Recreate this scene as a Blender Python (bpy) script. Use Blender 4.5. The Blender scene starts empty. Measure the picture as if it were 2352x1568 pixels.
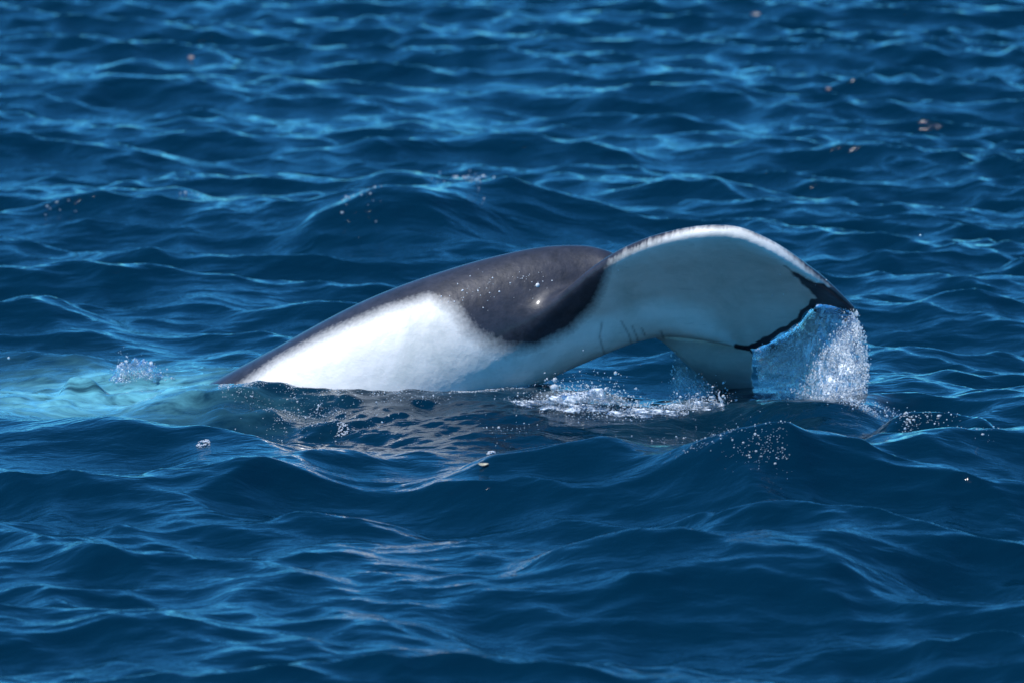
import bpy, math, random
import numpy as np
from mathutils import Vector

random.seed(7)
rng = np.random.default_rng(11)
SC = bpy.context.scene
COL = SC.collection

# ------------------------------------------------------------------ camera
DIST, CAM_H = 42.0, 6.0
HALF = math.radians(5.0)                      # half of the horizontal field of view
PITCH = math.radians(7.62)                    # looking down from a boat's deck
cam_data = bpy.data.cameras.new('camera')
cam = bpy.data.objects.new('camera', cam_data)
COL.objects.link(cam)
cam.location = (0, -DIST, CAM_H)
cam.rotation_euler = (math.radians(90) - PITCH, 0, 0)
cam_data.sensor_width = 36
cam_data.lens = 18 / math.tan(HALF)
cam_data.clip_start = 0.5
cam_data.clip_end = 30000
cam_data.dof.use_dof = True
cam_data.dof.focus_distance = 40.0
cam_data.dof.aperture_fstop = 2.3
SC.camera = cam

# ------------------------------------------------------------------ light
SUN = Vector((-0.40, -0.27, 0.86)).normalized()      # direction towards the sun
ELEV = math.asin(SUN.z)
world = bpy.data.worlds.new('World')
SC.world = world
world.use_nodes = True
wn = world.node_tree
wn.nodes.clear()
sky = wn.nodes.new('ShaderNodeTexSky')
sky.sky_type = 'NISHITA'
sky.sun_disc = False
sky.sun_elevation = ELEV
sky.sun_rotation = math.atan2(SUN.x, SUN.y)
sky.altitude = 0
sky.air_density = 0.7
sky.dust_density = 0.0
sky.ozone_density = 10.0
hs = wn.nodes.new('ShaderNodeHueSaturation')
hs.inputs['Saturation'].default_value = 1.05
bg = wn.nodes.new('ShaderNodeBackground')
bg.inputs['Strength'].default_value = 0.15
wo = wn.nodes.new('ShaderNodeOutputWorld')
wn.links.new(sky.outputs[0], hs.inputs['Color'])
tint = wn.nodes.new('ShaderNodeMix')           # the deep clear blue of that day, the same all over the sky
tint.data_type = 'RGBA'
tint.blend_type = 'MULTIPLY'
tint.inputs[0].default_value = 1.0
tint.inputs[7].default_value = (0.40, 1.13, 1.22, 1)
wn.links.new(hs.outputs[0], tint.inputs[6])
wn.links.new(tint.outputs[2], bg.inputs['Color'])
wn.links.new(bg.outputs[0], wo.inputs['Surface'])

sun_data = bpy.data.lights.new('sun', 'SUN')
sun_data.energy = 3.8
sun_data.angle = math.radians(0.53)
sun_data.color = (1.0, 0.975, 0.94)
sun = bpy.data.objects.new('sun', sun_data)
COL.objects.link(sun)
sun.rotation_euler = SUN.to_track_quat('Z', 'Y').to_euler()

SC.view_settings.view_transform = 'Standard'
SC.view_settings.look = 'None'
SC.view_settings.exposure = 0.3
SC.view_settings.gamma = 1.0
SC.view_settings.use_curve_mapping = False
SC.render.engine = 'CYCLES'
SC.cycles.max_bounces = 8
SC.cycles.caustics_reflective = False
SC.cycles.transparent_max_bounces = 24
SC.cycles.use_denoising = True
SC.cycles.sample_clamp_direct = 10
SC.cycles.sample_clamp_indirect = 6

# ------------------------------------------------------------------ helpers
W0, H0 = 2352.0, 1568.0
TH = math.tan(HALF)
cp, sp = math.cos(PITCH), math.sin(PITCH)


def ray(px, py):
    """Direction of sight for a point of the photograph (2352 x 1568)."""
    u = (px - W0 / 2) / (W0 / 2) * TH
    v = -(py - H0 / 2) / (W0 / 2) * TH
    return u, cp + v * sp, -sp + v * cp


def at(px, py, y):
    """Point at world depth y (0 = the whale's plane)."""
    dx, dy, dz = ray(px, py)
    t = (y + DIST) / dy
    return np.array((dx * t, y, CAM_H + dz * t))


def ground(px, py, z=0.0):
    """Point on the level plane z."""
    dx, dy, dz = ray(px, py)
    t = (z - CAM_H) / dz
    return np.array((dx * t, -DIST + dy * t, z))


def to_px(P):
    """World points (n,3) back to photograph coordinates."""
    d = P - np.array((0, -DIST, CAM_H))
    f = d[:, 1] * cp - d[:, 2] * sp
    v = d[:, 1] * sp + d[:, 2] * cp
    return W0 / 2 + d[:, 0] / f / TH * W0 / 2, H0 / 2 - v / f / TH * W0 / 2


def smooth(a, b, x):
    t = np.clip((x - a) / (b - a), 0, 1)
    return t * t * (3 - 2 * t)


def hash3(i, j, k, seed):
    h = (i.astype(np.int64) * 374761393 + j.astype(np.int64) * 668265263
         + k.astype(np.int64) * 2147483647 + seed * 974634777) & 0xFFFFFFFF
    h = ((h ^ (h >> 13)) * 1274126177) & 0xFFFFFFFF
    h = h ^ (h >> 16)
    return (h & 0xFFFF) / 65535.0


def vnoise(x, y, z=None, seed=0):
    """Smooth value noise in 0..1."""
    if z is None:
        z = np.zeros_like(x)
    xi, yi, zi = np.floor(x), np.floor(y), np.floor(z)
    fx, fy, fz = x - xi, y - yi, z - zi
    fx, fy, fz = fx * fx * (3 - 2 * fx), fy * fy * (3 - 2 * fy), fz * fz * (3 - 2 * fz)
    r = 0
    for a in (0, 1):
        for b in (0, 1):
            for c in (0, 1):
                w = (fx if a else 1 - fx) * (fy if b else 1 - fy) * (fz if c else 1 - fz)
                r = r + w * hash3(xi + a, yi + b, zi + c, seed)
    return r


def fbm(x, y, z=None, seed=0, octaves=4):
    r, amp, tot = 0, 1.0, 0.0
    for o in range(octaves):
        f = 2.03 ** o
        r = r + amp * vnoise(x * f, y * f, None if z is None else z * f, seed + o * 17)
        tot += amp
        amp *= 0.5
    return r / tot


def catmull(pts, n):
    """n points along a Catmull-Rom curve through pts (rows may have any width)."""
    P = np.asarray(pts, float)
    m = len(P)
    E = np.vstack((2 * P[0] - P[1], P, 2 * P[-1] - P[-2]))
    out = []
    for t in np.linspace(0, m - 1, n):
        i = min(int(t), m - 2)
        f = t - i
        a, b, c, d = E[i], E[i + 1], E[i + 2], E[i + 3]
        out.append(0.5 * (2 * b + (c - a) * f + (2 * a - 5 * b + 4 * c - d) * f ** 2 + (3 * b - a - 3 * c + d) * f ** 3))
    return np.array(out)


def mesh_np(name, V, F, smooth_shade=True):
    """Mesh from arrays; F holds triangles or quads."""
    V = np.asarray(V, np.float32)
    F = np.asarray(F, np.int32)
    me = bpy.data.meshes.new(name)
    k = F.shape[1]
    me.vertices.add(len(V))
    me.vertices.foreach_set('co', V.ravel())
    me.loops.add(F.size)
    me.loops.foreach_set('vertex_index', F.ravel())
    me.polygons.add(len(F))
    me.polygons.foreach_set('loop_start', np.arange(0, F.size, k, dtype=np.int32))
    me.polygons.foreach_set('use_smooth', np.full(len(F), smooth_shade))
    me.update(calc_edges=True)
    return me


def grid_faces(nr, nc, wrap=False):
    r = np.arange(nr - 1)[:, None]
    c = np.arange(nc if wrap else nc - 1)[None, :]
    c1 = (c + 1) % nc
    return np.stack((r * nc + c, r * nc + c1, (r + 1) * nc + c1, (r + 1) * nc + c), -1).reshape(-1, 4)


def attr(me, name, vals):
    a = me.attributes.new(name, 'FLOAT', 'POINT')
    a.data.foreach_set('value', np.asarray(vals, np.float32))


def link(name, me, mat, parent=None):
    o = bpy.data.objects.new(name, me)
    if mat:
        me.materials.append(mat)
    COL.objects.link(o)
    if parent:
        o.parent = parent
    return o


def tag(o, label, cat, group=None, kind=None):
    o['label'] = label
    o['category'] = cat
    if group:
        o['group'] = group
    if kind:
        o['kind'] = kind
    return o


class Nodes:
    def __init__(self, name):
        self.mat = bpy.data.materials.new(name)
        self.mat.use_nodes = True
        self.t = self.mat.node_tree
        self.t.nodes.clear()
        self.out = self.n('ShaderNodeOutputMaterial')

    def n(self, typ, **kw):
        nd = self.t.nodes.new(typ)
        for k, v in kw.items():
            if k.startswith('_'):
                setattr(nd, k[1:], v)
            else:
                nd.inputs[k.replace('_', ' ')].default_value = v
        return nd

    def l(self, a, b):
        self.t.links.new(a, b)

    def ramp(self, src, stops):
        r = self.n('ShaderNodeValToRGB')
        el = r.color_ramp.elements
        while len(el) < len(stops):
            el.new(0.5)
        for e, (p, c) in zip(el, stops):
            e.position = p
            e.color = (*c, 1) if len(c) == 3 else c
        self.l(src, r.inputs[0])
        return r

    def mixc(self, fac, a, b):
        m = self.n('ShaderNodeMix', _data_type='RGBA')
        if hasattr(fac, 'is_linked'):
            self.l(fac, m.inputs[0])
        else:
            m.inputs[0].default_value = fac
        for s, v in ((6, a), (7, b)):
            if hasattr(v, 'is_linked'):
                self.l(v, m.inputs[s])
            else:
                m.inputs[s].default_value = (*v, 1)
        return m.outputs[2]

    def math(self, op, a, b=None):
        m = self.n('ShaderNodeMath', _operation=op)
        for s, v in ((0, a), (1, b)):
            if v is None:
                continue
            if hasattr(v, 'is_linked'):
                self.l(v, m.inputs[s])
            else:
                m.inputs[s].default_value = v
        return m.outputs[0]


# ------------------------------------------------------------------ materials
def sea_material():
    m = Nodes('sea_water')
    geo = m.n('ShaderNodeNewGeometry')
    churn = m.n('ShaderNodeAttribute', _attribute_name='churn').outputs['Fac']
    foam = m.n('ShaderNodeAttribute', _attribute_name='foam').outputs['Fac']
    # fine wind ripples as relief
    mp = m.n('ShaderNodeMapping', Rotation=(0, 0, 0.35), Scale=(0.7, 1.45, 1.0))
    m.l(geo.outputs['Position'], mp.inputs['Vector'])
    n1 = m.n('ShaderNodeTexNoise', Scale=8.0, Detail=4.0, Roughness=0.55, Distortion=0.5)
    m.l(mp.outputs[0], n1.inputs['Vector'])
    b0 = m.n('ShaderNodeBump', Strength=1.0, Distance=0.007)
    m.l(n1.outputs['Fac'], b0.inputs['Height'])
    n0 = m.n('ShaderNodeTexNoise', Scale=2.9, Detail=4.0, Roughness=0.55, Distortion=0.4)
    m.l(mp.outputs[0], n0.inputs['Vector'])
    b1 = m.n('ShaderNodeBump', Strength=1.0)
    wind = m.n('ShaderNodeAttribute', _attribute_name='wind').outputs['Fac']      # breeze ruffles the open water more than the lee
    m.l(m.math('MULTIPLY', wind, 0.052), b1.inputs['Distance'])
    m.l(n0.outputs['Fac'], b1.inputs['Height'])
    m.l(b0.outputs[0], b1.inputs['Normal'])
    mp2 = m.n('ShaderNodeMapping', Scale=(1.0, 1.9, 1.0), Rotation=(0, 0, 0.15))
    m.l(geo.outputs['Position'], mp2.inputs['Vector'])
    n2 = m.n('ShaderNodeTexNoise', Scale=2.6, Detail=6.0, Roughness=0.65, Distortion=0.5)
    m.l(mp2.outputs[0], n2.inputs['Vector'])
    cn = m.math('MULTIPLY', churn, m.ramp(n2.outputs['Fac'], [(0.34, (0.12,) * 3), (0.66, (1.15,) * 3)]).outputs[0])
    base = m.mixc(cn, (0.0002, 0.0135, 0.029), (0.14, 0.45, 0.52))
    base = m.mixc(foam, base, (0.62, 0.68, 0.70))
    p = m.n('ShaderNodeBsdfPrincipled', Roughness=0.06, IOR=1.333)
    m.l(base, p.inputs['Base Color'])
    m.l(b1.outputs[0], p.inputs['Normal'])
    m.l(m.math('ADD', 0.05, m.math('MULTIPLY', foam, 0.4)), p.inputs['Roughness'])
    m.l(p.outputs[0], m.out.inputs['Surface'])
    return m.mat


def skin_material():
    m = Nodes('whale_skin')
    geo = m.n('ShaderNodeNewGeometry')
    pig = m.n('ShaderNodeAttribute', _attribute_name='pigment').outputs['Fac']
    n = m.n('ShaderNodeTexNoise', Scale=38.0, Detail=3.0, Roughness=0.55)
    m.l(geo.outputs['Position'], n.inputs['Vector'])
    mp = m.n('ShaderNodeMapping', Scale=(60, 60, 14))
    m.l(geo.outputs['Position'], mp.inputs['Vector'])
    n3 = m.n('ShaderNodeTexNoise', Scale=1.0, Detail=3.0)
    m.l(mp.outputs[0], n3.inputs['Vector'])
    j = m.math('ADD', m.math('MULTIPLY', m.math('SUBTRACT', n.outputs['Fac'], 0.5), 0.25),
               m.math('MULTIPLY', m.math('SUBTRACT', n3.outputs['Fac'], 0.5), 0.10))
    f = m.ramp(m.math('ADD', pig, j), [(0.25, (0, 0, 0)), (0.80, (1, 1, 1))]).outputs[0]
    nd = m.n('ShaderNodeTexNoise', Scale=9.0, Detail=6.0, Roughness=0.7)
    m.l(geo.outputs['Position'], nd.inputs['Vector'])
    dark = m.ramp(nd.outputs['Fac'], [(0.35, (0.018, 0.020, 0.028)), (0.62, (0.036, 0.038, 0.052))]).outputs[0]
    nw = m.n('ShaderNodeTexNoise', Scale=5.0, Detail=5.0, Roughness=0.6)
    m.l(geo.outputs['Position'], nw.inputs['Vector'])
    white = m.ramp(nw.outputs['Fac'], [(0.30, (0.72, 0.69, 0.64)), (0.62, (0.83, 0.79, 0.74))]).outputs[0]
    st = m.n('ShaderNodeTexNoise', Scale=2.2, Detail=5.0, Roughness=0.65, Distortion=0.6)
    m.l(geo.outputs['Position'], st.inputs['Vector'])
    stain = m.ramp(st.outputs['Fac'], [(0.46, (0, 0, 0)), (0.72, (0.75,) * 3)]).outputs[0]
    white = m.mixc(stain, white, (0.50, 0.52, 0.47))
    sm = m.n('ShaderNodeMapping', Rotation=(0.2, 0.5, 0.1), Scale=(4, 30, 34))
    m.l(geo.outputs['Position'], sm.inputs['Vector'])
    s3 = m.n('ShaderNodeTexNoise', Scale=1.0, Detail=4.0, Roughness=0.7, Distortion=0.4)
    m.l(sm.outputs[0], s3.inputs['Vector'])
    scratch = m.ramp(s3.outputs['Fac'], [(0.60, (0, 0, 0)), (0.72, (0.32,) * 3)]).outputs[0]
    white = m.mixc(scratch, white, (0.34, 0.36, 0.36))
    base = m.mixc(f, dark, white)
    scr = m.n('ShaderNodeAttribute', _attribute_name='groove').outputs['Fac']
    base = m.mixc(scr, base, (0.12, 0.12, 0.13))
    bn = m.n('ShaderNodeTexNoise', Scale=70.0, Detail=3.0, Roughness=0.6)
    m.l(geo.outputs['Position'], bn.inputs['Vector'])
    bn2 = m.n('ShaderNodeTexNoise', Scale=11.0, Detail=3.0)
    m.l(geo.outputs['Position'], bn2.inputs['Vector'])
    b = m.n('ShaderNodeBump', Strength=0.4, Distance=0.002)
    m.l(bn.outputs['Fac'], b.inputs['Height'])
    b2 = m.n('ShaderNodeBump', Strength=0.5, Distance=0.012)
    m.l(bn2.outputs['Fac'], b2.inputs['Height'])
    m.l(b.outputs[0], b2.inputs['Normal'])
    p = m.n('ShaderNodeBsdfPrincipled', Roughness=0.46, IOR=1.33, Coat_Weight=0.35, Coat_Roughness=0.14, Coat_IOR=1.33)
    m.l(base, p.inputs['Base Color'])
    m.l(b2.outputs[0], p.inputs['Normal'])
    m.l(p.outputs[0], m.out.inputs['Surface'])
    return m.mat


def drop_material():
    m = Nodes('spray_drop')
    p = m.n('ShaderNodeBsdfPrincipled', Base_Color=(0.86, 0.90, 0.93, 1), Roughness=0.12, IOR=1.33)
    g = m.n('ShaderNodeBsdfGlass', Color=(0.95, 0.98, 1, 1), Roughness=0.02, IOR=1.33)
    mx = m.n('ShaderNodeMixShader', Fac=0.55)
    m.l(p.outputs[0], mx.inputs[1])
    m.l(g.outputs[0], mx.inputs[2])
    m.l(mx.outputs[0], m.out.inputs['Surface'])
    return m.mat


def sheet_material():
    m = Nodes('falling_water')
    geo = m.n('ShaderNodeNewGeometry')
    dens = m.n('ShaderNodeAttribute', _attribute_name='thickness').outputs['Fac']
    mp = m.n('ShaderNodeMapping', Scale=(1.5, 1.5, 0.4))
    m.l(geo.outputs['Position'], mp.inputs['Vector'])
    n = m.n('ShaderNodeTexNoise', Scale=26.0, Detail=5.0, Roughness=0.7)
    m.l(mp.outputs[0], n.inputs['Vector'])
    bn = m.n('ShaderNodeTexNoise', Scale=34.0, Detail=3.0, Roughness=0.6)
    m.l(geo.outputs['Position'], bn.inputs['Vector'])
    b = m.n('ShaderNodeBump', Strength=1.0, Distance=0.016)
    m.l(bn.outputs['Fac'], b.inputs['Height'])
    froth_at = m.n('ShaderNodeAttribute', _attribute_name='froth').outputs['Fac']
    nf = m.n('ShaderNodeTexNoise', Scale=11.0, Detail=7.0, Roughness=0.72, Distortion=0.5)
    m.l(mp.outputs[0], nf.inputs['Vector'])
    froth = m.ramp(m.math('ADD', nf.outputs['Fac'], m.math('MULTIPLY', m.math('SUBTRACT', froth_at, 0.5), 0.5)),
                   [(0.46, (0.0,) * 3), (0.60, (1.0,) * 3)]).outputs[0]
    # clear flowing water: mostly see-through with a shiny crumpled skin and a faint milky body
    gl = m.n('ShaderNodeBsdfGlossy', Color=(0.9, 0.95, 1.0, 1), Roughness=0.10)
    m.l(b.outputs[0], gl.inputs['Normal'])
    tr = m.n('ShaderNodeBsdfTransparent')
    milk = m.n('ShaderNodeBsdfTranslucent', Color=(0.62, 0.74, 0.84, 1))
    milk2 = m.n('ShaderNodeBsdfDiffuse', Color=(0.62, 0.74, 0.84, 1))
    m.l(b.outputs[0], milk2.inputs['Normal'])
    mk = m.n('ShaderNodeMixShader', Fac=0.55)
    m.l(milk.outputs[0], mk.inputs[1])
    m.l(milk2.outputs[0], mk.inputs[2])
    body = m.n('ShaderNodeMixShader')
    m.l(m.math('MULTIPLY', dens, m.ramp(n.outputs['Fac'], [(0.36, (0.15,) * 3), (0.62, (0.85,) * 3)]).outputs[0]), body.inputs[0])
    m.l(tr.outputs[0], body.inputs[1])
    m.l(mk.outputs[0], body.inputs[2])
    fr = m.n('ShaderNodeFresnel', IOR=1.33)
    m.l(b.outputs[0], fr.inputs['Normal'])
    clear = m.n('ShaderNodeMixShader')
    m.l(m.math('ADD', fr.outputs[0], 0.10), clear.inputs[0])
    m.l(body.outputs[0], clear.inputs[1])
    m.l(gl.outputs[0], clear.inputs[2])
    p = m.n('ShaderNodeBsdfPrincipled', Roughness=0.15, IOR=1.33, Base_Color=(0.84, 0.89, 0.93, 1))
    m.l(b.outputs[0], p.inputs['Normal'])
    m1 = m.n('ShaderNodeMixShader')
    m.l(froth, m1.inputs[0])
    m.l(clear.outputs[0], m1.inputs[1])
    m.l(p.outputs[0], m1.inputs[2])
    # where the sheet is torn there is nothing
    tr2 = m.n('ShaderNodeBsdfTransparent')
    m2 = m.n('ShaderNodeMixShader')
    m.l(m.math('MULTIPLY', dens, 1.6), m2.inputs[0])
    m.l(tr2.outputs[0], m2.inputs[1])
    m.l(m1.outputs[0], m2.inputs[2])
    m.l(m2.outputs[0], m.out.inputs['Surface'])
    return m.mat


def plain_material(name, col, rough=0.6):
    m = Nodes(name)
    geo = m.n('ShaderNodeNewGeometry')
    n = m.n('ShaderNodeTexNoise', Scale=60.0, Detail=3.0)
    m.l(geo.outputs['Position'], n.inputs['Vector'])
    c = m.ramp(n.outputs['Fac'], [(0.3, tuple(v * 0.6 for v in col)), (0.7, col)]).outputs[0]
    p = m.n('ShaderNodeBsdfPrincipled', Roughness=rough)
    m.l(c, p.inputs['Base Color'])
    m.l(p.outputs[0], m.out.inputs['Surface'])
    return m.mat


M_SEA, M_SKIN, M_DROP, M_SHEET = sea_material(), skin_material(), drop_material(), sheet_material()
M_GLINT = plain_material('white_glint', (0.92, 0.93, 0.94), 0.1)  # sun sparkle on wet skin, painted as plain white

# ------------------------------------------------------------------ the sea
# a sum of travelling waves, crests drawn together, plus the larger seas of the moment
NW = 230
lam = np.exp(np.linspace(math.log(0.13), math.log(7.5), NW)) * np.exp(rng.normal(0, 0.02, NW))
wdir = math.radians(-118) + rng.normal(0, 0.62, NW) * np.interp(np.log(lam), [math.log(0.2), math.log(4)], [1.25, 0.75])
kk = 2 * math.pi / lam
slope = np.interp(np.log(lam), np.log([0.12, 0.3, 0.8, 2.0, 4.0, 8.0]), [0.008, 0.028, 0.041, 0.029, 0.013, 0.008])
amp = slope / kk * np.exp(rng.normal(0, 0.25, NW))
ph = rng.uniform(0, 2 * math.pi, NW)

# ridges: crest from one place to another (photograph coordinates), height, front and back width (m), calmness inside
RIDGES = [
    (540, 905, 1330, 908, 0.06, 0.5, 0.7),        # water heaped along the whale's near side
    (1640, 1085, 2480, 975, 0.30, 1.0, 1.2),     # dark wave, right foreground
    (730, 478, 1330, 455, 0.27, 0.95, 1.3),       # hump behind the whale
    (880, 415, 1200, 418, 0.09, 0.6, 0.7),
    (1720, 945, 2040, 940, 0.11, 0.40, 0.5),      # lip in front of the falling water
    (2040, 968, 2290, 985, 0.15, 0.35, 0.4),      # small hump to its right
    (1330, 1240, 1950, 1300, 0.17, 0.8, 0.9),     # lower middle
    (1060, 1105, 1500, 1070, 0.12, 0.5, 0.6),
    (400, 1130, 800, 1050, 0.12, 0.5, 0.6),
    (-60, 1000, 330, 1010, 0.05, 0.4, 0.6),
    (330, 892, 590, 905, 0.10, 0.45, 0.45),       # water riding up over the whale's back
    (150, 870, 230, 868, 0.08, 0.18, 0.18),       # turquoise peak at the left
    (-100, 905, 420, 893, 0.04, 0.5, 0.4),
    (480, 925, 640, 930, 0.08, 0.25, 0.25),
    (-100, 720, 200, 700, 0.14, 0.8, 0.8),
    (160, 480, 480, 455, 0.08, 0.9, 1.0),
]
RW = []
for (x0, y0, x1, y1, A, wf, wb) in RIDGES:
    a, b = ground(x0, y0, A)[:2], ground(x1, y1, A)[:2]
    RW.append((a, b, A, wf, wb))


def whale_calm(x, y):
    """1 far away, smaller where the whale lies in its own slick."""
    c = np.exp(-((x + 0.6) / 2.6) ** 2 - ((y + 0.25) / 1.5) ** 2)
    c2 = np.exp(-((x + 3.2) / 1.7) ** 2 - ((y + 1.7) / 2.1) ** 2)
    return 1 - 0.72 * np.maximum(c, c2)


def sea_height(x, y, sx=0.02, sy=0.02):
    """Displaced position (x, y, z) of the sea at rest coordinates x, y; s* = mesh spacing there."""
    dx = np.zeros_like(x)
    dy = np.zeros_like(x)
    z = np.zeros_like(x)
    sp_ = np.maximum(sx, sy)
    gust = 0.62 + 0.76 * vnoise(x * 0.16 + 3, y * 0.09 + 5, seed=5).astype(np.float32)
    for i in range(NW):
        L = lam[i]
        c, s = math.cos(wdir[i]), math.sin(wdir[i])
        lod = np.clip((L / sp_ - 2.2) / 2.5, 0, 1)
        A = amp[i] * lod
        if L < 1.0:
            A = A * gust
        q = kk[i] * (c * x + s * y) + ph[i]
        z += A * np.sin(q)
        h = A * np.cos(q) * 0.9
        dx += c * h
        dy += s * h
    cal = whale_calm(x, y)
    z *= cal
    dx *= cal
    dy *= cal
    for (a, b, A, wf, wb) in RW:
        d = b - a
        Ld = float(np.hypot(*d))
        d = d / Ld
        nrm = np.array((-d[1], d[0]))
        if nrm[1] < 0:
            nrm = -nrm
        t = ((x - a[0]) * d[0] + (y - a[1]) * d[1]) / Ld
        wob = 0.22 * wf * np.sin(t * 5.1 + a[0] * 3)
        s = (x - a[0]) * nrm[0] + (y - a[1]) * nrm[1] + wob
        g = np.exp(-np.where(s < 0, np.abs(s) / wf, s / wb) ** 1.3)
        end = smooth(-0.25, 0.25, t) * (1 - smooth(0.75, 1.25, t))
        z += 1.65 * A * g * end
    # choppy water thrown about beside the whale
    ch = chop_mask(x, y)
    if np.any(ch > 0.01):
        z += ch * 0.055 * (fbm(x * 3.6 + y * 0.8, y * 6.0 - x * 0.6, seed=21, octaves=3) - 0.5) * 2 * np.clip((0.3 / sp_ - 1) / 3, 0, 1)
    return x + dx, y + dy, z


def blob(x, y, px, py, rx, ry):
    g = ground(px, py)
    return np.exp(-((x - g[0]) / rx) ** 2 - ((y - g[1]) / ry) ** 2)


def chop_mask(x, y):
    return np.clip(blob(x, y, 760, 955, 0.75, 1.5) + 0.9 * blob(x, y, 1400, 925, 0.9, 0.9) + 1.0 * blob(x, y, 200, 900, 1.0, 1.2)
                   + 0.6 * blob(x, y, 1750, 1010, 0.5, 0.8) + 0.5 * blob(x, y, 1050, 975, 0.6, 0.8), 0, 1)


def spaced(vals, far, ratio):
    """Extend an increasing run of values outwards on both sides with growing steps."""
    v = list(vals)
    st = v[-1] - v[-2]
    while v[-1] < far:
        st *= ratio
        v.append(v[-1] + st)
    st = v[1] - v[0]
    while v[0] > -far:
        st *= ratio
        v.insert(0, v[0] - st)
    return np.array(v)


DET = 1.0
tcol = spaced(np.linspace(-1.22 * TH, 1.22 * TH, int(900 * DET)), 160.0, 1.22)
ang = np.linspace(PITCH + math.radians(3.75), PITCH - math.radians(3.75), int(1280 * DET))
ygr = CAM_H / np.tan(ang) - DIST
yrow = list(ygr)
st = yrow[-1] - yrow[-2]
while yrow[-1] < 9000:
    st *= 1.16
    yrow.append(yrow[-1] + st)
st = yrow[1] - yrow[0]
while yrow[0] > -3000:
    st *= 1.2
    yrow.insert(0, yrow[0] - st)
yrow = np.array(yrow)
deff = np.maximum(yrow + DIST, 18.0)
X = (deff[:, None] * tcol[None, :]).astype(np.float32)
Y = np.repeat(yrow[:, None], len(tcol), 1).astype(np.float32)
SX = np.abs(np.gradient(X, axis=1))
SY = np.abs(np.gradient(Y, axis=0))
sx_, sy_, sz_ = sea_height(X, Y, SX, SY)
far_flat = 1 - smooth(250, 900, np.hypot(X, Y))
sz_ = sz_ * far_flat
SEA_V = np.stack((sx_, sy_, sz_), -1).reshape(-1, 3)
sea_me = mesh_np('sea', SEA_V, grid_faces(len(yrow), len(tcol)))
gx, gy = X.ravel(), Y.ravel()
wob = fbm(gx * 1.6, gy * 0.9, seed=41) - 0.5
chn = (1.0 * blob(gx, gy, 60, 905, 1.1, 1.0) + 0.8 * blob(gx, gy, 260, 890, 0.7, 0.8) + 0.42 * blob(gx, gy, 420, 900, 0.4, 0.7)
       + 0.08 * blob(gx, gy, 640, 940, 0.4, 0.8))
chn = np.clip(chn * (1 + 1.6 * wob), 0, 1)
attr(sea_me, 'churn', chn)
attr(sea_me, 'wind', 0.42 + 0.58 * smooth(1.0, 16.0, gy + 3 * (fbm(gx * 0.25, gy * 0.12, seed=44) - 0.5)))
fo = blob(gx, gy, 900, 912, 0.95, 0.16) + 0.6 * blob(gx, gy, 1090, 915, 0.55, 0.18) + 0.7 * blob(gx, gy, 590, 893, 0.3, 0.2)
fo = fo + 0.8 * blob(gx, gy, 1340, 940, 0.30, 0.45) + 0.7 * blob(gx, gy, 1560, 948, 0.35, 0.25) + 0.5 * blob(gx, gy, 1880, 958, 0.3, 0.2)
fo = np.clip(fo * smooth(0.40, 0.80, fbm(gx * 9, gy * 6, seed=51, octaves=5)), 0, 1) * 0.45
attr(sea_me, 'foam', fo)
sea = link('sea', sea_me, M_SEA)
sea['kind'] = 'structure'

# a lookup of the finished surface, for things that float on it
from mathutils.bvhtree import BVHTree
_sub = (np.abs(SEA_V[:, 0]) < 14) & (SEA_V[:, 1] > -14) & (SEA_V[:, 1] < 45)


def sea_pt(px, py):
    """Where a line of sight meets the actual waves."""
    d = np.array(ray(px, py))
    o = np.array((0, -DIST, CAM_H))
    hit, nor, _, _ = SEA_BVH.ray_cast(Vector(o), Vector(d))
    return np.array(hit) if hit is not None else ground(px, py)


def near_faces():
    nr, nc = len(yrow), len(tcol)
    r = np.where((yrow > -13) & (yrow < 45))[0]
    c = np.where(np.abs(tcol) < 1.1 * TH)[0]
    r, c = r[::2], c[::2]
    idx = (r[:, None] * nc + c[None, :])
    V = SEA_V[idx.ravel()]
    F = grid_faces(len(r), len(c))
    return V, F


_V, _F = near_faces()
SEA_BVH = BVHTree.FromPolygons(_V.tolist(), _F.tolist())

# ------------------------------------------------------------------ the whale
def ring_loft(sections, nseg=72, nring=90):
    """sections: (Tx,Ty,Ty_depth, Bx,By,B_depth, half width, sharpness) in photograph points."""
    rows = []
    for (tx, ty, td, bx, by, bd, hw, ex) in sections:
        rows.append(np.concatenate((at(tx, ty, td), at(bx, by, bd), (hw, ex))))
    R = catmull(rows, nring)
    V = []
    for r in R:
        T, B, hw, ex = r[:3], r[3:6], max(r[6], 0.02), r[7]
        C, a = (T + B) / 2, (T - B) / 2
        an = a / np.linalg.norm(a)
        side = np.cross(an, axis_dir)
        side /= np.linalg.norm(side)
        for k in range(nseg):
            t = 2 * math.pi * k / nseg
            ct, st_ = math.cos(t), math.sin(t)
            w = math.copysign(abs(st_) ** ex, st_)
            V.append(C + a * ct + side * hw * w)
    V = np.array(V)
    F = grid_faces(nring, nseg, wrap=True).tolist()
    n = len(V)
    V = np.vstack((V, V[:nseg].mean(0), V[-nseg:].mean(0)))
    for k in range(nseg):
        F.append([n, k, (k + 1) % nseg])
        F.append([n + 1, n - nseg + (k + 1) % nseg, n - nseg + k])
    return V, [f[::-1] for f in F]


axis_dir = np.array((0.88, 0.0, 0.47))


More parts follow.
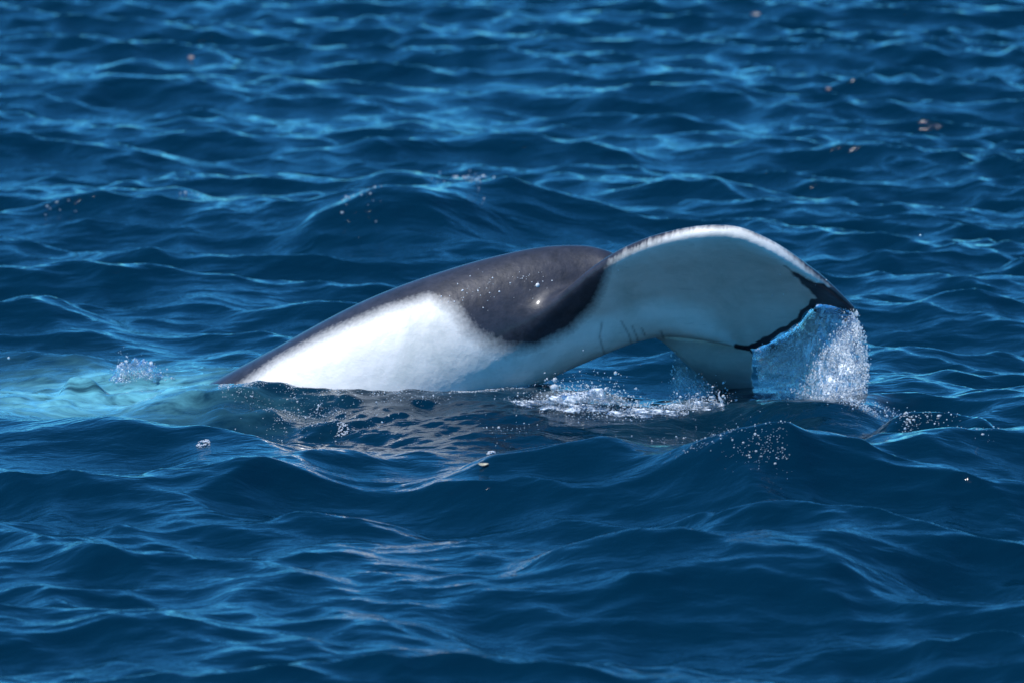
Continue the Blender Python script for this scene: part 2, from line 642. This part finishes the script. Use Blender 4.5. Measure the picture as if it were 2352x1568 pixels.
def foil_loft(sections, nspan=120, nch=40, flip=False, camber=0.0, ragged=0.0):
    """sections: (LE x,y,depth, TE x,y,depth, thickness)."""
    rows = [np.concatenate((at(*s[:3]), at(*s[3:6]), (s[6],))) for s in sections]
    R = catmull(rows, nspan)
    LE, TE, th = R[:, :3], R[:, 3:6], np.maximum(R[:, 6], 0.028)
    span = np.gradient((LE + TE) / 2, axis=0)
    V = []
    for i in range(nspan):
        c = TE[i] - LE[i]
        if ragged:
            if i % 3 == 0:
                nick = rng.random() ** 2 - 0.3
            c = c * (1 - ragged * nick / max(np.linalg.norm(c), 0.15))
        nrm = np.cross(c, span[i])
        nrm /= np.linalg.norm(nrm)
        if nrm[1] > 0:
            nrm = -nrm                        # towards the viewer's side: the belly face
        for k in range(nch * 2):
            t = k / (nch * 2) * 2 * math.pi
            v = (1 - math.cos(t)) / 2
            s = 1 if t < math.pi else -1
            prof = 1.45 * v ** 0.40 * (1 - v) ** 0.9
            prof = max(prof, 0.0) * th[i] / 2 + (0.010 if 0 < v < 1 else 0)
            V.append(LE[i] + c * v + nrm * (s * prof - camber * th[i] * math.sin(math.pi * v)))
    n2 = nch * 2
    V = np.array(V)
    F = grid_faces(nspan, n2, wrap=True).tolist()
    n = len(V)
    V = np.vstack((V, V[:n2].mean(0), V[-n2:].mean(0)))
    for k in range(n2):
        F.append([n, k, (k + 1) % n2][::-1])
        F.append([n + 1, n - n2 + (k + 1) % n2, n - n2 + k][::-1])
    return V, F


STOCK = [
    (-150, 1330, .10, 420, 1700, .10, .72, 1.0),
    (160, 1085, .06, 640, 1480, .06, .70, 1.0),
    (430, 912, .04, 830, 1270, .04, .64, 0.95),
    (620, 806, .02, 970, 1105, .02, .57, 0.95),
    (830, 694, .0, 1120, 960, .0, .50, 1.0),
    (1030, 618, .0, 1250, 880, .0, .41, 1.1),
    (1200, 573, .0, 1370, 824, .0, .32, 1.15),
    (1320, 562, .0, 1460, 788, .0, .25, 1.2),
    (1400, 577, -.05, 1530, 774, -.03, .24, 1.2),
    (1480, 622, -.12, 1600, 780, -.05, .20, 1.1),
    (1580, 672, -.16, 1665, 792, -.03, .115, 1.0),
    (1670, 770, -.05, 1695, 798, -.01, .04, 1.0),
]
UPPER = [
    (1030, 830, -.22, 1300, 800, -.04, .22),
    (1110, 790, -.32, 1360, 785, -.04, .25),
    (1195, 745, -.40, 1420, 770, -.03, .25),
    (1280, 680, -.46, 1490, 762, -.02, .24),
    (1365, 615, -.55, 1560, 770, .0, .24),
    (1440, 572, -.67, 1630, 782, .02, .28),
    (1520, 543, -.80, 1690, 795, .03, .29),
    (1610, 527, -.91, 1732, 802, .02, .30),
    (1690, 530, -.95, 1782, 776, -.08, .29),
    (1770, 564, -.91, 1832, 745, -.21, .25),
    (1850, 618, -.80, 1868, 708, -.38, .18),
    (1910, 661, -.68, 1905, 698, -.50, .09),
    (1967, 714, -.56, 1964, 720, -.54, .03),
]
LOWER = [
    (1400, 725, .14, 1660, 785, .06, .20),
    (1500, 765, .20, 1725, 798, .08, .17),
    (1560, 815, .32, 1730, 845, .25, .15),
    (1620, 868, .56, 1734, 892, .48, .12),
    (1700, 950, .88, 1766, 955, .80, .08),
    (1790, 1045, 1.2, 1796, 1048, 1.2, .03),
]


def shape(parts, name):
    V, F, o = [], [], 0
    for v, f in parts:
        V.append(v)
        F += [[i + o for i in q] for q in f]
        o += len(v)
    me = bpy.data.meshes.new(name)
    me.from_pydata(np.vstack(V).tolist(), [], F)
    import bmesh
    bm = bmesh.new()
    bm.from_mesh(me)
    bmesh.ops.recalc_face_normals(bm, faces=bm.faces)
    bm.to_mesh(me)
    bm.free()
    return me


raw = shape([ring_loft(STOCK), foil_loft(UPPER, camber=0.25, ragged=0.075), foil_loft(LOWER, ragged=0.012)], 'whale_raw')
tmp = bpy.data.objects.new('whale_raw', raw)
COL.objects.link(tmp)
md = tmp.modifiers.new('r', 'REMESH')
md.mode = 'VOXEL'
md.voxel_size = 0.0125
md.use_smooth_shade = True
ms = tmp.modifiers.new('s', 'SMOOTH')
ms.factor = 0.5
ms.iterations = 16
dg = bpy.context.evaluated_depsgraph_get()
whale_me = bpy.data.meshes.new_from_object(tmp.evaluated_get(dg))
whale_me.name = 'whale'
bpy.data.objects.remove(tmp)
bpy.data.meshes.remove(raw)

nv = len(whale_me.vertices)
WV = np.empty(nv * 3, np.float32)
whale_me.vertices.foreach_get('co', WV)
WV = WV.reshape(-1, 3).astype(float)
WN = np.empty(nv * 3, np.float32)
whale_me.vertices.foreach_get('normal', WN)
WN = WN.reshape(-1, 3)
wx, wy = to_px(WV)
# the fluke's leading edge runs out softly along the flank
ed = np.empty(len(whale_me.edges) * 2, np.int32)
whale_me.edges.foreach_get('vertices', ed)
ed = ed.reshape(-1, 2)
deg = np.bincount(ed.ravel(), minlength=nv).astype(float)
wsm = np.exp(-((wx - 1180) / 150) ** 2 - ((wy - 745) / 120) ** 2)[:, None] * (WV[:, 1] < 0.1)[:, None]
wsm = np.maximum(wsm, 0.75 * np.exp(-((wx - 1560) / 120) ** 2 - ((wy - 725) / 48) ** 2)[:, None] * (WV[:, 1] < -0.05)[:, None])
wsm = np.clip(wsm * 1.3, 0, 1) * 0.6
for _ in range(260):
    acc = np.zeros_like(WV)
    for k in range(3):
        acc[:, k] = np.bincount(ed[:, 0], WV[ed[:, 1], k], nv) + np.bincount(ed[:, 1], WV[ed[:, 0], k], nv)
    WV = WV + wsm * (acc / deg[:, None] - WV)
whale_me.vertices.foreach_set('co', WV.astype(np.float32).ravel())
whale_me.update()
whale_me.vertices.foreach_get('normal', WN.reshape(-1))
wx, wy = to_px(WV)


def dist_line(px, py, pts):
    """Signed distance to a polyline (positive on its right-hand, image-down side) and unsigned distance."""
    best = np.full(px.shape, 1e9)
    sgn = np.zeros(px.shape)
    for (a, b) in zip(pts[:-1], pts[1:]):
        ax, ay = a
        dx, dy = b[0] - ax, b[1] - ay
        t = np.clip(((px - ax) * dx + (py - ay) * dy) / (dx * dx + dy * dy), 0, 1)
        ex, ey = px - ax - t * dx, py - ay - t * dy
        d = np.hypot(ex, ey)
        s = np.sign(dx * (py - ay) - dy * (px - ax))
        m = d < best
        best = np.where(m, d, best)
        sgn = np.where(m, s, sgn)
    return best * sgn


# pigment: 1 white, 0 dark
flank = [(300, 1030), (540, 895), (640, 825), (760, 762), (880, 712), (985, 682), (1040, 706), (1075, 755), (1110, 782), (1165, 803),
         (1230, 797), (1310, 757), (1365, 700), (1392, 640), (1405, 602), (1440, 580), (1520, 546), (1600, 523), (1700, 521), (1790, 564), (1880, 638), (1990, 730)]
d1 = dist_line(wx, wy, flank)
stroke = (vnoise(wx * 0.27 + wy * 0.05, wy * 0.02, seed=31) + 0.8 * vnoise(wx * 0.5, wy * 0.03, seed=32) + 0.8 * vnoise(wx * 0.05, wy * 0.02, seed=33) - 1.3)
d1 = d1 + stroke * 10 * smooth(1385, 1430, wx) * np.interp(wx, [1400, 1560, 1700, 1900], [1.0, 0.7, 0.3, 0.4])
soft = np.interp(wx, [500, 1000, 1060, 1150, 1230, 1390, 1420, 1700], [26, 30, 48, 48, 26, 26, 20, 10])
pig = 0.5 + 0.5 * np.clip(d1 / soft, -1, 1)
# dark rim along the trailing edges
te_up = [(1965, 724), (1868, 700), (1832, 745), (1782, 776), (1732, 802)]
te_dn = [(1690, 795), (1732, 803), (1736, 850), (1742, 900), (1760, 1000)]
for line, w in ((te_up, 14), (te_dn, 6)):
    d = np.abs(dist_line(wx, wy, line)) + w * 1.1 * (fbm(wx * 0.06, wy * 0.07, seed=3) - 0.40)
    pig = np.minimum(pig, np.clip((d - w) / 6 + 0.5, 0, 1) + (WV[:, 1] > 0.6))
tip = np.abs(dist_line(wx, wy, [(1800, 610), (1868, 660), (1965, 718)]))
pig = np.minimum(pig, np.clip((tip - np.interp(wx, [1800, 1860, 1900, 1970], [0, 10, 22, 40]) + 14 * (fbm(wx * 0.05, wy * 0.05, seed=8) - 0.5)) / 10 + 0.5, 0, 1))
# the far side and back of the flukes are dark
pig = np.where((WN[:, 1] > 0.25) & (wx > 1150), 0.0, pig)
attr(whale_me, 'pigment', pig)
gr = np.zeros(nv)
for ln in ([(1383, 742), (1378, 775), (1388, 812)], [(1427, 738), (1445, 770), (1450, 790)], [(1452, 750), (1463, 775), (1466, 788)], [(1474, 755), (1482, 772)], [(1518, 762), (1524, 778)]):
    d = np.abs(dist_line(wx, wy, ln))
    gr = np.maximum(gr, np.exp(-(d / 2.2) ** 2) * (WN[:, 1] < 0))
attr(whale_me, 'groove', gr * 0.55)
WV2 = WV - WN * (gr * 0.006)[:, None]
whale_me.vertices.foreach_set('co', WV2.astype(np.float32).ravel())
whale_me.polygons.foreach_set('use_smooth', np.ones(len(whale_me.polygons), bool))
whale_me.materials.clear()
whale = link('whale', whale_me, M_SKIN)
tag(whale, 'diving whale with dark back, white flank and white undersided tail fluke raised above the sea', 'whale')
WH_BVH = BVHTree.FromPolygons(WV2.tolist(), [tuple(p.vertices) for p in whale_me.polygons])

# ------------------------------------------------------------------ drops and spray
_t = (1 + 5 ** .5) / 2
ICO_V = np.array([(-1, _t, 0), (1, _t, 0), (-1, -_t, 0), (1, -_t, 0), (0, -1, _t), (0, 1, _t), (0, -1, -_t), (0, 1, -_t), (_t, 0, -1), (_t, 0, 1), (-_t, 0, -1), (-_t, 0, 1)])
ICO_V /= np.linalg.norm(ICO_V[0])
ICO_F = np.array([(0, 11, 5), (0, 5, 1), (0, 1, 7), (0, 7, 10), (0, 10, 11), (1, 5, 9), (5, 11, 4), (11, 10, 2), (10, 7, 6), (7, 1, 8),
                  (3, 9, 4), (3, 4, 2), (3, 2, 6), (3, 6, 8), (3, 8, 9), (4, 9, 5), (2, 4, 11), (6, 2, 10), (8, 6, 7), (9, 8, 1)])


def ico_sub(V, F):
    V = [tuple(v) for v in V]
    mid = {}
    out = []

    def m(a, b):
        k = (min(a, b), max(a, b))
        if k not in mid:
            p = (np.array(V[a]) + np.array(V[b])) / 2
            V.append(tuple(p / np.linalg.norm(p)))
            mid[k] = len(V) - 1
        return mid[k]
    for a, b, c in F:
        x, y, z = m(a, b), m(b, c), m(c, a)
        out += [(a, x, z), (b, y, x), (c, z, y), (x, y, z)]
    return np.array(V), np.array(out)


ICO1_V, ICO1_F = ico_sub(ICO_V, ICO_F)


def drops_mesh(name, P, R, stretch=None, base=(None, None)):
    """Many drops in one mesh; each a slightly squashed, turned ball."""
    V0, F0 = base if base[0] is not None else (ICO_V, ICO_F)
    n, k = len(P), len(V0)
    a = rng.uniform(0, 6.28, n)
    sc = rng.uniform(0.75, 1.25, (n, 3))
    if stretch is not None:
        sc = sc * np.array(stretch)
    V = V0[None] * sc[:, None, :] * np.asarray(R)[:, None, None]
    c, s = np.cos(a)[:, None], np.sin(a)[:, None]
    V = np.stack((V[..., 0] * c - V[..., 1] * s, V[..., 0] * s + V[..., 1] * c, V[..., 2]), -1)
    V = V + np.asarray(P)[:, None, :]
    F = F0[None] + (np.arange(n) * k)[:, None, None]
    return mesh_np(name, V.reshape(-1, 3), F.reshape(-1, 3))


def empty(name, loc):
    o = bpy.data.objects.new(name, None)
    o.empty_display_size = 0.1
    o.location = tuple(loc)
    COL.objects.link(o)
    return o


def attach(name, me, mat, parent):
    """Child mesh whose vertices were made in world space."""
    me.transform(__import__('mathutils').Matrix.Translation(-Vector(parent.location)))
    return link(name, me, mat, parent)


# water beads on the whale, coloured white in place of sun glints
P, R = [], []
GLINT_BEADS = [(1130, 640, 30, 28, 10), (1200, 635, 26, 14, 16), (1110, 668, 60, 26, 18), (1050, 690, 40, 20, 10), (1250, 645, 50, 40, 8), (1020, 690, 30, 12, 8),
         (1430, 660, 30, 60, 10), (1800, 670, 40, 20, 8), (1855, 640, 50, 18, 14)]
for (bx, by, wxs, hys, cnt) in GLINT_BEADS:
    for _ in range(cnt):
        px, py = bx + rng.normal(0, wxs * 0.6), by + rng.normal(0, hys * 0.6)
        h, nn, _, _ = WH_BVH.ray_cast(Vector((0, -DIST, CAM_H)), Vector(ray(px, py)))
        if h is not None:
            P.append(np.array(h))
            R.append(min(0.007, 0.0018 + rng.exponential(0.0014)))
for (px, py, r) in [(1235, 656, 0.015), (1268, 645, 0.006), (1098, 668, 0.007), (1147, 670, 0.006), (1200, 640, 0.006)]:
    h, nn, _, _ = WH_BVH.ray_cast(Vector((0, -DIST, CAM_H)), Vector(ray(px, py)))
    P.append(np.array(h)); R.append(r)
bead = link('glint_bead', drops_mesh('glint_bead', np.array(P), np.array(R), base=(ICO1_V, ICO1_F)), M_GLINT, whale)
bead['kind'] = 'stuff'


def curtain(name, label, top, bottom, nu, nv_, rough, dens_fn, drops, bulge=0.0):
    """Falling sheet of water between an upper and a lower line (photograph points with depth)."""
    Tp = catmull([at(*p) for p in top], nu)
    Bp = catmull([at(*p) for p in bottom], nu)
    base = empty(name, Bp[nu // 2])
    v = np.linspace(0, 1, nv_)[:, None, None]
    S = Tp[None] * (1 - v) + Bp[None] * v
    S[..., 1] = (Tp[None] * (1 - v ** 0.6) + Bp[None] * v ** 0.6)[..., 1]      # flung forwards, then falling
    u = np.linspace(0, 1, nu)[None, :]
    vv = np.linspace(0, 1, nv_)[:, None]
    S[..., 0] += bulge * np.sin(vv * math.pi * 0.9) * smooth(0.5, 1.0, u)
    for layer, off in enumerate((0.0, 0.07)):
        L = S.copy()
        n1 = fbm(L[..., 0] * 9, L[..., 2] * 4 + layer * 9, seed=61 + layer, octaves=4) - 0.5
        n2 = fbm(L[..., 0] * 28, L[..., 2] * 16, seed=71 + layer, octaves=3) - 0.5
        L[..., 1] += off + rough * (1.6 * n1 + 0.6 * n2) * smooth(0, 0.15, vv + 0 * u)
        L[..., 0] += 0.02 * n2 * smooth(0, 0.15, vv + 0 * u)
        L[..., 2] += 0.03 * n1 * smooth(0, 0.15, vv + 0 * u)
        me = mesh_np('sheet', L.reshape(-1, 3), grid_faces(nv_, nu))
        d, fr_ = dens_fn(u + 0 * vv, vv + 0 * u, layer)
        attr(me, 'froth', np.clip(fr_, 0, 1).ravel())
        attr(me, 'thickness', np.clip(d, 0, 1).ravel())
        attach('sheet', me, M_SHEET, base)
    # loose drops riding on and beside the sheet
    P, R = [], []
    for (u0, v0, su, sv, cnt, r0) in drops:
        uu = np.clip(rng.normal(u0, su, cnt), 0, 1.0)
        vq = np.clip(rng.normal(v0, sv, cnt), 0, 1)
        iu, iv = (uu * (nu - 1)).astype(int), (vq * (nv_ - 1)).astype(int)
        p = S[iv, iu] + rng.normal(0, 1, (cnt, 3)) * np.array((0.012, 0.05, 0.012))
        p[:, 1] -= 0.03
        P.append(p)
        R.append(np.abs(rng.normal(r0, r0 * 0.5, cnt)) + 0.002)
    o = attach('spray', drops_mesh('spray', np.vstack(P), np.concatenate(R), stretch=(0.9, 0.9, 1.7)), M_DROP, base)
    o['kind'] = 'stuff'
    tag(base, label, 'water curtain')
    return base


def dens_main(u, v, layer):
    rag = 0.10 * (fbm(v * 12, u * 3, seed=88 + layer, octaves=4) - 0.25)
    lft = 0.75 * (fbm(v * 6, u * 3, seed=87 + layer, octaves=4) - 0.28) * (0.35 + 0.8 * v)
    e = (0.10 + 0.90 * smooth(lft - 0.04, lft + 0.14, u)) * smooth(rag, rag + 0.02, 1 - u)
    bot = 0.22 * (fbm(u * 13, v * 2, seed=89 + layer, octaves=4) - 0.35)
    e = e * (0.25 + 0.75 * smooth(bot, bot + 0.14, 1 - v))
    n = fbm(u * 7, v * 5, seed=81 + layer, octaves=5)
    h = smooth(0.36, 0.50, n)
    fr_ = 0.24 + 0.10 * smooth(0.55, 0.95, u) + 0.34 * smooth(0.92, 1.0, u)
    fr_ = fr_ + 0.30 * np.exp(-((u - 0.80) / 0.09) ** 2 - ((v - 0.42) / 0.16) ** 2) + 0.35 * np.exp(-((v - (1.55 - 0.75 * u)) / 0.06) ** 2) * smooth(0.5, 0.7, u)
    fr_ = fr_ + 1.3 * (fbm(u * 6, v * 6, seed=95, octaves=4) - 0.5)
    return e * (0.28 + 0.75 * h), fr_ - 0.12 * layer


curtain('water_curtain', 'sparkling curtain of water pouring off the near fluke between its notch and tip',
        [(1734, 806, .02), (1785, 780, -.09), (1835, 748, -.22), (1872, 706, -.38), (1920, 704, -.48), (1968, 722, -.54)],
        [(1748, 935, -.30), (1790, 945, -.50), (1840, 955, -.70), (1880, 960, -.85), (1920, 965, -.95), (1955, 965, -1.05)],
        170, 150, 0.05, dens_main,
        [(0.92, 0.45, 0.05, 0.25, 350, 0.003), (0.98, 0.5, 0.02, 0.3, 600, 0.003), (0.78, 0.42, 0.07, 0.12, 300, 0.003), (0.5, 0.5, 0.25, 0.3, 900, 0.0022),
         (0.8, 0.85, 0.12, 0.08, 700, 0.0035), (0.25, 0.2, 0.12, 0.15, 300, 0.0022), (0.5, 0.97, 0.3, 0.03, 400, 0.003)], bulge=0.09)


def dens_far(u, v, layer):
    n = fbm(u * 7, v * 6, seed=91 + layer, octaves=4)
    return smooth(0.0, 0.25, u) * smooth(0, 0.05, 1 - u) * (0.2 + 0.6 * smooth(0.35, 0.6, n)) * (0.35 + 0.65 * v), 0.18 + 0 * u


curtain('water_curtain', 'thin pale curtain of water dripping from the half sunk far fluke',
        [(1545, 805, .2), (1580, 836, .27), (1620, 866, .37), (1655, 895, .45)],
        [(1535, 915, .05), (1570, 915, .12), (1610, 915, .2), (1655, 915, .3)],
        80, 80, 0.03, dens_far, [(0.4, 0.6, 0.3, 0.3, 160, 0.003)])


# ------------------------------------------------------------------ splashes on the surface
def splash(name, label, cat, clusters, parts=(), group=None):
    """clusters: (px, py, spread x m, spread y m, height m, count, drop radius)."""
    base = empty(name, sea_pt(clusters[0][0], clusters[0][1]))
    P, R = [], []
    for (px, py, sx, sy, h, cnt, r0) in clusters:
        cnt = int(cnt * 2.6) if r0 < 0.01 else cnt
        c = sea_pt(px, py)
        x = c[0] + rng.normal(0, sx, cnt)
        y = c[1] + rng.normal(0, sy, cnt)
        for k in range(cnt):
            hit = SEA_BVH.ray_cast(Vector((x[k], y[k], 3)), Vector((0, 0, -1)))[0]
            z = hit.z if hit is not None else c[2]
            P.append((x[k], y[k], z + abs(rng.exponential(h))))
        R.append(np.clip(rng.lognormal(math.log(r0 * 0.6), 0.55, cnt), 0.0018, 0.03))
    o = attach('spray', drops_mesh('spray', np.array(P), np.concatenate(R)), M_DROP, base)
    o['kind'] = 'stuff'
    for (nm, me, mat) in parts:
        attach(nm, me, mat, base)
    tag(base, label, cat, group)
    return base


def dome(px, py, rx, ry, h, seed, frothy=0.42):
    """A crumpled hump of upthrown water."""
    c = sea_pt(px, py)
    nu, nv_ = 90, 40
    u = np.linspace(0, 2 * math.pi, nu, endpoint=False)[None, :]
    v = np.linspace(0.0, 1, nv_)[:, None]
    rr = np.sin(v * math.pi / 2)
    zz = np.cos(v * math.pi / 2)
    x, y, z = rr * np.cos(u), rr * np.sin(u), zz + 0 * u
    n = fbm(x * 3 + 9, y * 3 + 5, z * 3, seed=seed, octaves=5) - 0.5
    s = 1 + 0.9 * n
    V = np.stack((c[0] + x * rx * s, c[1] + y * ry * s, c[2] - 0.02 + z * h * (1 + 1.6 * n)), -1)
    me = mesh_np('water_hump', V.reshape(-1, 3), grid_faces(nv_, nu, wrap=True))
    attr(me, 'thickness', np.clip(0.30 + 1.3 * n + 0.15 * (1 - v), 0.0, 0.8).ravel())
    attr(me, 'froth', np.clip(frothy + 0.5 * n, 0, 1).ravel())
    return me


def jet(px, py, h, r):
    """A thin spout thrown straight up."""
    c = sea_pt(px, py)
    nr, ns = 24, 14
    V = []
    for i in range(nr):
        t = i / (nr - 1)
        rad = r * (1 - t) ** 0.7 * (1 + 0.35 * math.sin(t * 15)) + 0.002 + 2.2 * r * math.exp(-t * 9)
        for k in range(ns):
            a = 2 * math.pi * k / ns
            V.append((c[0] + rad * math.cos(a) + 0.012 * math.sin(t * 6), c[1] + rad * math.sin(a), c[2] - 0.02 + h * t))
    me = mesh_np('jet', V, grid_faces(nr, ns, wrap=True))
    attr(me, 'thickness', np.full(len(V), 0.95))
    return me


crest = []
for (x0, y0, x1, y1, n, sx, sy, h, r) in [(1195, 918, 1290, 930, 4, .09, .10, .008, .004), (1270, 920, 1420, 925, 9, .09, .16, .045, .0055),
                                          (1300, 945, 1440, 950, 6, .10, .10, .012, .0045), (1430, 945, 1560, 945, 8, .06, .06, .012, .005),
                                          (1550, 938, 1660, 922, 9, .05, .07, .03, .0045)]:
    for k in range(n):
        t = k / (n - 1)
        crest.append((x0 + (x1 - x0) * t, y0 + (y1 - y0) * t, sx, sy, h, 50 if 1260 < x0 < 1300 else 28, r))
splash('breaking_splash', 'long band of white broken water between the whale body and its sinking fluke', 'splash', crest,
       [('jet', jet(1655, 932, 0.13, 0.013), M_DROP)] +
       [('water_hump', dome(px, py, rx, ry, h, sd), M_SHEET) for px, py, rx, ry, h, sd in
        [(1240, 925, .22, .14, .03, 31), (1345, 928, .30, .20, .09, 32), (1480, 946, .28, .10, .035, 33), (1600, 936, .22, .10, .05, 34)]])
splash('upthrown_splash', 'small dome of glassy upthrown water at left beyond the turquoise patch', 'splash',
       [(300, 866, .06, .03, .03, 130, .004), (345, 866, .07, .04, .02, 90, .004), (285, 858, .02, .02, .05, 40, .005)],
       [('water_hump', dome(312, 868, .17, .12, .13, 5, 0.26), M_SHEET)])
splash('glinting_spray', 'scattered glints and foam flecks on choppy water below the white flank', 'spray',
       [(700, 948, .10, .12, .004, 60, .004), (740, 958, .14, .15, .006, 70, .004), (640, 962, .08, .1, .003, 26, .004), (800, 975, .14, .2, .003, 36, .004),
        (560, 905, .10, .05, .004, 34, .004), (880, 965, .2, .2, .002, 40, .003), (690, 985, .2, .2, .002, 26, .004), (960, 915, .2, .05, .004, 60, .003),
        (1130, 985, .15, .2, .002, 26, .004)])
splash('glinting_spray', 'tight cluster of sparkling drops on a small dark lump of water under the curtain', 'spray',
       [(1750, 1012, .05, .08, .004, 26, .0045), (1795, 1018, .03, .12, .004, 18, .0045), (1700, 1035, .06, .05, .003, 14, .004), (1770, 1035, .08, .1, .003, 16, .004)])
splash('glinting_spray', 'row of bright drops flung along the small dark hump at the right of the curtain', 'spray',
       [(2085, 968, .03, .06, .01, 40, .005), (2140, 955, .08, .05, .004, 26, .005), (2040, 945, .08, .05, .01, 36, .004), (1975, 935, .08, .04, .02, 120, .005), (2250, 985, .1, .1, .004, 18, .004)])
splash('glinting_spray', 'thin line of drops on the smooth swell between the whale and the foreground wave', 'spray',
       [(1640, 1003, .12, .06, .003, 36, .004), (1680, 985, .15, .1, .003, 18, .004), (1560, 1010, .15, .08, .003, 14, .004)])
splash('glinting_spray', 'blurred white drops standing for sun glints along the top of the wave hump behind the whale', 'spray',  # pale drops take the place of sun glints on the crest
       [(1000, 412, .05, .1, .01, 3, .011), (1045, 410, .10, .1, .01, 9, .011), (1085, 412, .09, .12, .012, 30, .011), (1105, 424, .05, .2, .01, 10, .011)])
splash('glinting_spray', 'blurred white drops standing for sun glints on the left shoulder of the wave hump behind the whale', 'spray',  # glints of the sun drawn as pale drops here too
       [(800, 455, .05, .3, .006, 14, .010), (825, 462, .08, .4, .006, 14, .010), (845, 438, .04, .2, .006, 8, .010)])
splash('glinting_spray', 'few blurred white drops standing for sun glints on the dark wavelet at far left behind the turquoise water', 'spray',  # pale drops again, for sun sparkle on the wavelet
       [(432, 447, .07, .1, .006, 6, .010), (140, 466, .12, .1, .006, 9, .010)])


LINE_P, LINE_R = [], []
for px in np.arange(505, 1262, 3.0):
    last = None
    for py in np.arange(1000, 860, -2.0):
        d, o = Vector(ray(px, py)), Vector((0, -DIST, CAM_H))
        hw, hs_ = WH_BVH.ray_cast(o, d), SEA_BVH.ray_cast(o, d)
        if hw[0] is not None and (hs_[0] is None or hw[3] < hs_[3]):
            last = (px, py + 1)
            break
    if last:
        c = sea_pt(last[0], last[1] + 2)
        dense = vnoise(np.array([px * 0.03]), np.array([2.0]), seed=77)[0] ** 2 * 12 + 1
        for _ in range(int(dense)):
            p = c + rng.normal(0, 1, 3) * (0.006, 0.05, 0.002)
            hit = SEA_BVH.ray_cast(Vector((p[0], p[1], 3)), Vector((0, 0, -1)))[0]
            LINE_P.append((p[0], p[1], (hit.z if hit is not None else c[2]) + 0.001))
            LINE_R.append(0.0018 + abs(rng.normal(0, 0.0016)))
LINE_P = np.array(LINE_P)
wash = empty('wash_line', LINE_P.mean(0))
o = attach('foam_bubbles', drops_mesh('foam_bubbles', LINE_P, np.array(LINE_R), stretch=(1.3, 1.3, 0.8)), M_DROP, wash)
o['kind'] = 'stuff'
tag(wash, 'thin broken line of bubbles where the white flank meets the water', 'foam')


def foam_patch(px, py, rx, ry, n, label):
    c = sea_pt(px, py)
    base_v = []
    R = []
    for _ in range(n):
        a, q = rng.uniform(0, 6.28), math.sqrt(rng.random())
        x, y = c[0] + rx * q * math.cos(a), c[1] + ry * q * math.sin(a)
        hit = SEA_BVH.ray_cast(Vector((x, y, 3)), Vector((0, 0, -1)))[0]
        base_v.append((x, y, (hit.z if hit is not None else c[2]) + 0.002 + 0.012 * (1 - q)))
        R.append(rng.uniform(0.003, 0.007))
    me = drops_mesh('foam_patch', np.array(base_v) - c, np.array(R), stretch=(1.2, 1.2, 0.8), base=(ICO1_V, ICO1_F))
    o = link('foam_patch', me, M_DROP)
    o.location = tuple(c)
    tag(o, label, 'foam', 'foam patches afloat before the whale')
    return o


foam_patch(466, 1020, .055, .09, 46, 'isolated lump of white foam on the smooth swell below the turquoise water')
foam_patch(787, 985, .05, .10, 60, 'small white foam lump among the glints below the white flank')
foam_patch(1128, 1050 - 10, .03, .06, 26, 'tiny foam speck on the swell front below the middle of the whale')

for (px, py, dep, r, label) in [
    (1414, 857, -.3, .012, 'single bright drop in the air under the arch of the tail stock'),
    (2114, 541, .3, .009, 'single drop in the air high to the right of the fluke tip'),
    (2085, 938, -.4, .013, 'bright drop in the air above the small dark hump at right'),
    (1661, 879, -.2, .009, 'drop flung above the thin spout beside the sunken fluke'),
    (1640, 908, -.25, .008, 'drop just left of the thin spout beside the sunken fluke'),
    (1797, 868 + 60, -.5, .010, 'drop in front of the foot of the water curtain'),
    (2003, 845, -.4, .006, 'small drop in the air just right of the curtain edge'),
    (20, 822, .2, .008, 'drop in the air at the far left edge over the turquoise water')]:
    o = link('water_drop', drops_mesh('water_drop', np.zeros((1, 3)), np.array([r]), stretch=(1, 1, 1.1), base=(ICO1_V, ICO1_F)), M_DROP)
    o.location = tuple(at(px, py, dep))
    tag(o, label, 'water drop', 'drops in the air around the whale')


def leaf(px, py, L, wd, col, label, name='floating_leaf'):
    c = sea_pt(px, py)
    n = 14
    V, F = [], []
    for i in range(n):
        t = i / (n - 1)
        w = wd * math.sin(math.pi * min(1, t * 0.93 + 0.04)) ** 0.8
        z = 0.35 * L * (t - 0.5) ** 2
        for q, dz in ((-1, .012), (0, 0.0), (1, .012)):
            V.append(((t - 0.5) * L, q * w, z + dz * wd / .03))
    top = len(V)
    V += [(x, y, z + 0.003) for x, y, z in V]
    g = grid_faces(n, 3)
    F = np.vstack((g[:, ::-1], g + top))
    rim = [i * 3 for i in range(n)] + [n * 3 - 2] + [i * 3 + 2 for i in reversed(range(n))] + [1]
    F = np.vstack((F, [(a, b, b + top, a + top) for a, b in zip(rim, rim[1:] + rim[:1])]))
    o = link(name, mesh_np(name, V, F), plain_material('dry_leaf', col))
    hit = SEA_BVH.ray_cast(Vector((c[0], c[1], 3)), Vector((0, 0, -1)))[0]
    o.location = (c[0], c[1], hit.z + 0.004)
    o.rotation_euler = (0.25, 0, rng.uniform(-.3, .3))
    tag(o, label, 'leaf')
    return o


leaf(1110, 1070, .07, .02, (.55, .50, .36), 'pale tan leaf afloat on the swell in front of the whale')
leaf(438, 137, .07, .05, (.42, .32, .27), 'blurred orange leaf afloat far out at upper left')
leaf(1902, 208, .05, .035, (.34, .24, .22), 'blurred small rusty leaf afloat far out at upper right')
leaf(1735, 37, .12, .05, (.32, .33, .34), 'blurred grey leaf afloat near the top edge, right of the middle')
